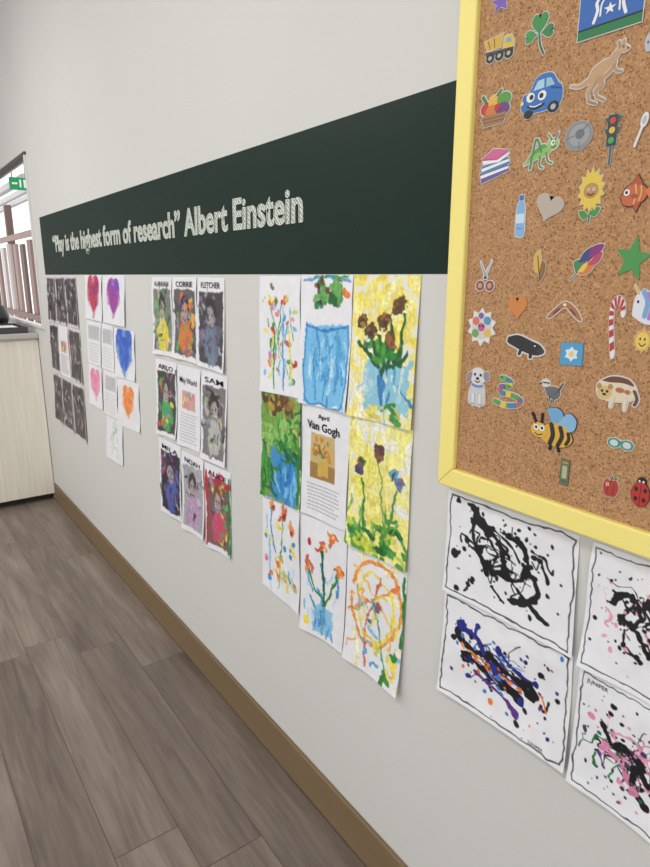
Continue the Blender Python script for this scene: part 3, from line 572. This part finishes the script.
sticker('sun_cutout',643,341,20,26,[G(star(0,0,1,.78,10),(230,170,50)),E(0,0,.72,.72,(244,206,80)),E(-.25,.15,.09,.12,K),E(.25,.15,.09,.12,K),S([(-.35,-.2),(0,-.42),(.35,-.2)],.1,(120,50,30))])
sticker('puppy_cutout',478,385,24,44,[GS([(-.55,0),(-.75,-.5),(-.6,-.95),(.6,-.95),(.7,-.45),(.5,.05)],(206,204,206)),E(0,.42,.66,.4,(222,220,222)),GS([(-.5,.65),(-.9,.5),(-.98,.1),(-.7,.12),(-.5,.4)],(150,140,140)),GS([(.5,.65),(.85,.7),(.98,.35),(.75,.25),(.5,.4)],(150,140,140)),E(-.25,.5,.1,.07,K),E(.25,.5,.1,.07,K),E(0,.32,.14,.07,K),S([(-.2,.2),(0,.14),(.2,.2)],.06,(90,50,50)),S([(-.3,-.95),(-.3,-.5)],.2,(232,230,232)),S([(.3,-.95),(.3,-.5)],.2,(232,230,232)),S([(-.45,0),(0,-.06),(.45,0)],.1,(90,140,200)),E(-.35,-.92,.2,.06,(190,186,188)),E(.35,-.92,.2,.06,(190,186,188))])
sp=smooth([(-.8,-.7),(-.2,-.85),(.6,-.7),(.75,-.35),(.2,-.15),(-.4,-.1),(-.5,.25),(0,.35),(.1,.65),(-.25,.8)],6)
cs=[(90,170,80),(240,200,60),(70,130,200),(220,80,110),(140,80,170)]
sticker('snake_cutout',509,392,34,34,[('s',sp,.3,cs[0],.3)]+[('s',sp[i:i+4],.31,cs[(i//4)%5],.31,'flat') for i in range(0,len(sp)-4,4)]+[E(-.35,.82,.26,.18,(100,180,90)),E(-.42,.87,.06,.06,K)])
sticker('kookaburra_cutout',551,390,27,26,[GS([(-.5,.2),(-.2,-.5),(.5,-.7),(.8,-.2),(.5,.3),(0,.3)],(120,106,96)),E(-.4,.5,.36,.32,(220,212,200)),G([(-.7,.55),(-1.05,.4),(-.68,.35)],(70,60,54)),S([(.6,0),(.95,.7)],.22,(90,78,70),.12),S([(.0,-.5),(0,-.95)],.08,(70,60,50)),S([(.3,-.6),(.35,-.98)],.08,(70,60,50)),S([(-.6,.55),(-.1,.55)],.1,(60,50,44)),E(-.45,.55,.06,.06,K),E(.2,-.2,.3,.2,(70,110,140))])
CM=(232,214,180)
sticker('possum_cutout',616,392,46,38,[GS([(-.9,-.05),(-.75,.5),(-.2,.75),(.5,.7),(.9,.35),(.85,-.2),(.4,-.45),(-.4,-.5)],CM),GS([(-.7,.55),(-.2,.85),(.5,.8),(.8,.45),(.3,.55),(-.3,.5)],(110,66,44)),E(-.5,-.1,.36,.38,(226,186,110)),E(-.78,.22,.12,.16,(190,140,80)),E(-.25,.26,.12,.16,(190,140,80)),S([(-.1,-.3),(-.15,-.85)],.2,CM,.12),S([(.5,-.3),(.5,-.9)],.22,CM,.12),S([(.85,.2),(1,-.2),(.92,-.55)],.14,(110,66,44)),E(-.62,-.02,.06,.08,K),E(-.38,-.02,.06,.08,K),E(-.5,-.2,.09,.07,(60,30,20)),E(.2,.15,.2,.14,(190,110,60)),E(.55,.1,.12,.12,(190,110,60))],.06)
sticker('bee_cutout',553,429,48,46,[GS([(-.05,.3),(-.3,.85),(.1,1),(.4,.8),(.35,.3)],(110,170,214)),GS([(.2,.25),(.6,.85),(.98,.6),(.9,.1),(.5,.05)],(130,185,224)),GS([(-.5,.0),(0,.3),(.6,.15),(.9,-.3),(.6,-.7),(0,-.75),(-.5,-.5)],(236,176,44)),S([(-.05,.2),(.05,-.25),(-.05,-.66)],.2,(38,34,34)),S([(.35,.15),(.45,-.25),(.3,-.68)],.18,(38,34,34)),S([(.7,-.05),(.75,-.3),(.65,-.55)],.14,(38,34,34)),E(-.6,-.15,.36,.36,(238,186,60)),E(-.72,-.05,.12,.14,W_),E(-.45,-.05,.12,.14,W_),E(-.72,-.05,.06,.07,K),E(-.45,-.05,.06,.07,K),S([(-.75,-.32),(-.6,-.4),(-.42,-.32)],.05,(110,40,30)),S([(-.75,.15),(-.95,.55)],.07,K),S([(-.5,.2),(-.5,.6)],.07,K),S([(0,-.7),(-.05,-.95)],.07,K),S([(.3,-.7),(.35,-.95)],.07,K)],.02,(60,50,50))
sticker('sunglasses_cutout',621,444,28,14,[E(-.5,0,.5,.75,(60,150,140)),E(.5,0,.5,.75,(60,150,140)),S([(-.2,.3),(.2,.3)],.3,(60,150,140)),E(-.5,0,.32,.5,(210,220,214)),E(.5,0,.32,.5,(210,220,214))],.06)
sticker('bookmark_cutout',565,472,10,27,[G([(-.9,-1),(.9,-1),(.9,1),(-.9,1)],(110,120,80)),G([(-.5,-.5),(.5,-.5),(.5,.5),(-.5,.5)],(190,190,150)),S([(-.5,.75),(.5,.75)],.12,(200,170,80)),S([(-.5,-.75),(.5,-.75)],.12,(60,90,110))],.1,(90,96,70))
sticker('apple_cutout',611,487,20,24,[GS([(-.85,.1),(-.5,.7),(0,.55),(.5,.7),(.88,.1),(.6,-.7),(0,-.85),(-.6,-.75)],(196,60,44)),S([(0,.5),(.1,.95)],.14,(90,60,40)),GS([(.1,.75),(.5,1),(.6,.75)],(80,140,60)),E(-.35,.2,.16,.2,(240,200,180)),S([(-.3,-.6),(-.35,.3)],.06,(150,40,30)),S([(.3,-.6),(.35,.3)],.06,(150,40,30))])
sticker('ladybird_cutout',641,492,22,34,[E(0,.62,.45,.3,K),E(0,-.15,.9,.78,(204,44,40)),S([(0,.5),(0,-.9)],.07,K),E(-.45,.15,.18,.15,K),E(.45,.15,.18,.15,K),E(-.4,-.45,.18,.15,K),E(.4,-.45,.18,.15,K),E(-.2,.68,.1,.07,W_),E(.2,.68,.1,.07,W_)],.04,K)
sticker('button_cutout',650,42,10,22,[E(0,0,.9,.9,(190,190,196)),E(-.25,0,.15,.15,K),E(.25,0,.15,.15,K)])
# ------------------------------------------------------------------ cabinet, counter and window
M_lam=woodmat('pale_wood_laminate',(230,222,206),(243,237,224),60,60,2.2,.5)
cab=empty('reception_cabinet')
cx0=-.6; cy0=4.46; cy1=5.1
dark=mat((52,46,44),.6); top=mat((190,187,184),.35)
box('carcass',cx0,D-.003,cy0+.018,cy1,.09,1.12,M_lam,cab)
box('kickboard',cx0+.03,D-.003,cy0+.06,cy1-.02,0,.09,dark,cab)
for i in range(3):
    a0=cx0+i*.49; box('door_%d'%(i+1),a0+.003,min(a0+.487,D-.004),cy0,cy0+.018,.045,1.105,M_lam,cab,.0015)
box('countertop',cx0-.02,D-.002,cy0-.02,cy1+.02,1.12,1.15,top,cab,.003)
tray=empty('storage_tray')
mt=mat((70,68,70))
box('tray_base',.52,.82,4.5,4.9,1.15,1.16,mt,tray); box('tray_side_1',.52,.53,4.5,4.9,1.16,1.19,mt,tray); box('tray_side_2',.81,.82,4.5,4.9,1.16,1.19,mt,tray)
box('tray_side_3',.53,.81,4.5,4.51,1.16,1.19,mt,tray); box('tray_side_4',.53,.81,4.89,4.9,1.16,1.19,mt,tray); box('paper_bundle',.55,.79,4.53,4.86,1.16,1.18,mat((230,228,225)),tray)
def lathe(name,prof,loc,m,n=28):
    V=[];Fc=[]
    for r_,z in prof:
        for k in range(n): V.append((loc[0]+r_*math.cos(2*math.pi*k/n),loc[1]+r_*math.sin(2*math.pi*k/n),loc[2]+z))
    for i in range(len(prof)-1):
        for k in range(n): Fc.append((i*n+k,i*n+(k+1)%n,(i+1)*n+(k+1)%n,(i+1)*n+k))
    Fc.append(tuple(range(n))[::-1]); me=bpy.data.meshes.new(name); me.from_pydata(V,[],Fc); me.materials.append(m); me.update()
    me.polygons.foreach_set('use_smooth',[True]*len(me.polygons)); return link(bpy.data.objects.new(name,me))
lathe('black_vase',[(.05,0),(.085,.03),(.1,.09),(.08,.15),(.045,.18),(.05,.2),(.04,.2),(.035,.17)],(.70,5.0,1.15),mat((28,28,32),.25))
win=empty('window_1'); M_fr=mat((74,74,78),.4); M_wf=mat((222,220,217),.4); fx0,fx1=D-.012,D+.03; t=.03
box('frame_top',fx0,fx1,wy0,wy1,wz1-t*.6,wz1,M_fr,win); box('frame_bottom',fx0,fx1,wy0,wy1,wz0,wz0+t*.6,M_wf,win)
box('frame_left',fx0,fx1,wy0,wy0+t,wz0+t*.6,wz1-t*.6,M_wf,win); box('frame_right',fx0,fx1,wy1-t,wy1,wz0+t*.6,wz1-t*.6,M_wf,win)
# illuminated-style exit sign hanging under the verandah roof, facing the room
ex=empty('exit_sign'); YS=6.0; ex0,ex1,ez0,ez1=1.085,1.235,H+.69,H+.785
box('sign_body',ex0,ex1,YS,YS+.03,ez0,ez1,mat((24,160,96),.4),ex)
wt=mat((240,252,246)); L_=ex1-ex0; h_=ez1-ez0; zm=(ez0+ez1)/2
box('arrow_shaft',ex0+L_*.1,ex0+L_*.38,YS-.003,YS,zm-.08*h_,zm+.08*h_,wt,ex)
box('figure_body',ex0+L_*.48,ex0+L_*.58,YS-.003,YS,zm-.3*h_,zm+.32*h_,wt,ex)
box('door_symbol',ex0+L_*.7,ex0+L_*.9,YS-.003,YS,zm-.34*h_,zm+.34*h_,wt,ex)
box('hanger_1',ex0+.02,ex0+.026,YS+.01,YS+.02,ez1,2.72,M_fr,ex); box('hanger_2',ex1-.026,ex1-.02,YS+.01,YS+.02,ez1,2.72,M_fr,ex)
box('ground_outside',D+T,14,1,22,-.06,-.01,mat((170,160,150),.9))
fe=empty('garden_fence'); fcols=[(150,126,118),(190,176,170),(120,98,92),(206,196,192),(166,140,134)]
for i in range(17):
    y=7.0+i*.52; box('paling_%d'%i,1.9,1.94,y,y+.22,0,1.95+.02*(i%3),mat(fcols[(i*7)%5],.7),fe)
box('rail_top',1.87,1.9,6.9,15.9,2.02,2.1,mat((160,130,122)),fe); box('rail_bottom',1.87,1.9,6.9,15.9,.9,.98,mat((130,100,92)),fe)
pg=empty('pergola')
for i in range(3): box('beam_%d'%i,1.3+i*.4,1.36+i*.4,6.6,15,2.36+.12*i,2.42+.12*i,mat((205,203,202)),pg)
box('cross_beam',.97,2.2,5.98,6.06,2.72,2.8,mat((205,203,202)),pg)
for y in(8.5,11.5,14.5): box('post_%d'%int(y),1.96,2.06,y,y+.1,0,2.6,mat((120,96,90)),pg)
# ------------------------------------------------------------------ light
w=bpy.data.worlds.new('World'); scene.world=w; w.use_nodes=True
bg=w.node_tree.nodes['Background']; bg.inputs[0].default_value=(.965,.985,1,1); bg.inputs[1].default_value=1.33
def area(name,loc,rot,sx,sy,e,col=(1,1,1)):
    l=bpy.data.lights.new(name,'AREA'); l.shape='RECTANGLE'; l.size=sx; l.size_y=sy; l.energy=e; l.color=col
    o=link(bpy.data.objects.new(name,l)); o.location=loc; o.rotation_euler=rot
area('overhead_fill',(-.9,1.0,CH-.05),(0,0,0),.6,1.2,26,(1,.98,.95))  # added soft fill from overhead; no ceiling fitting is modelled
area('overhead_fill',(-.9,3.6,CH-.05),(0,0,0),.6,1.2,42,(1,.99,.97))  # second added fill, stronger towards the window end
# ------------------------------------------------------------------ camera
cam=bpy.data.cameras.new('camera'); co=link(bpy.data.objects.new('camera',cam)); co.location=(0,0,H)
co.rotation_euler=(math.pi/2-TH,0,-PSI); cam.sensor_fit='VERTICAL'; cam.sensor_height=36; cam.sensor_width=27; cam.lens=F/867*36
cam.clip_start=.02
scene.camera=co
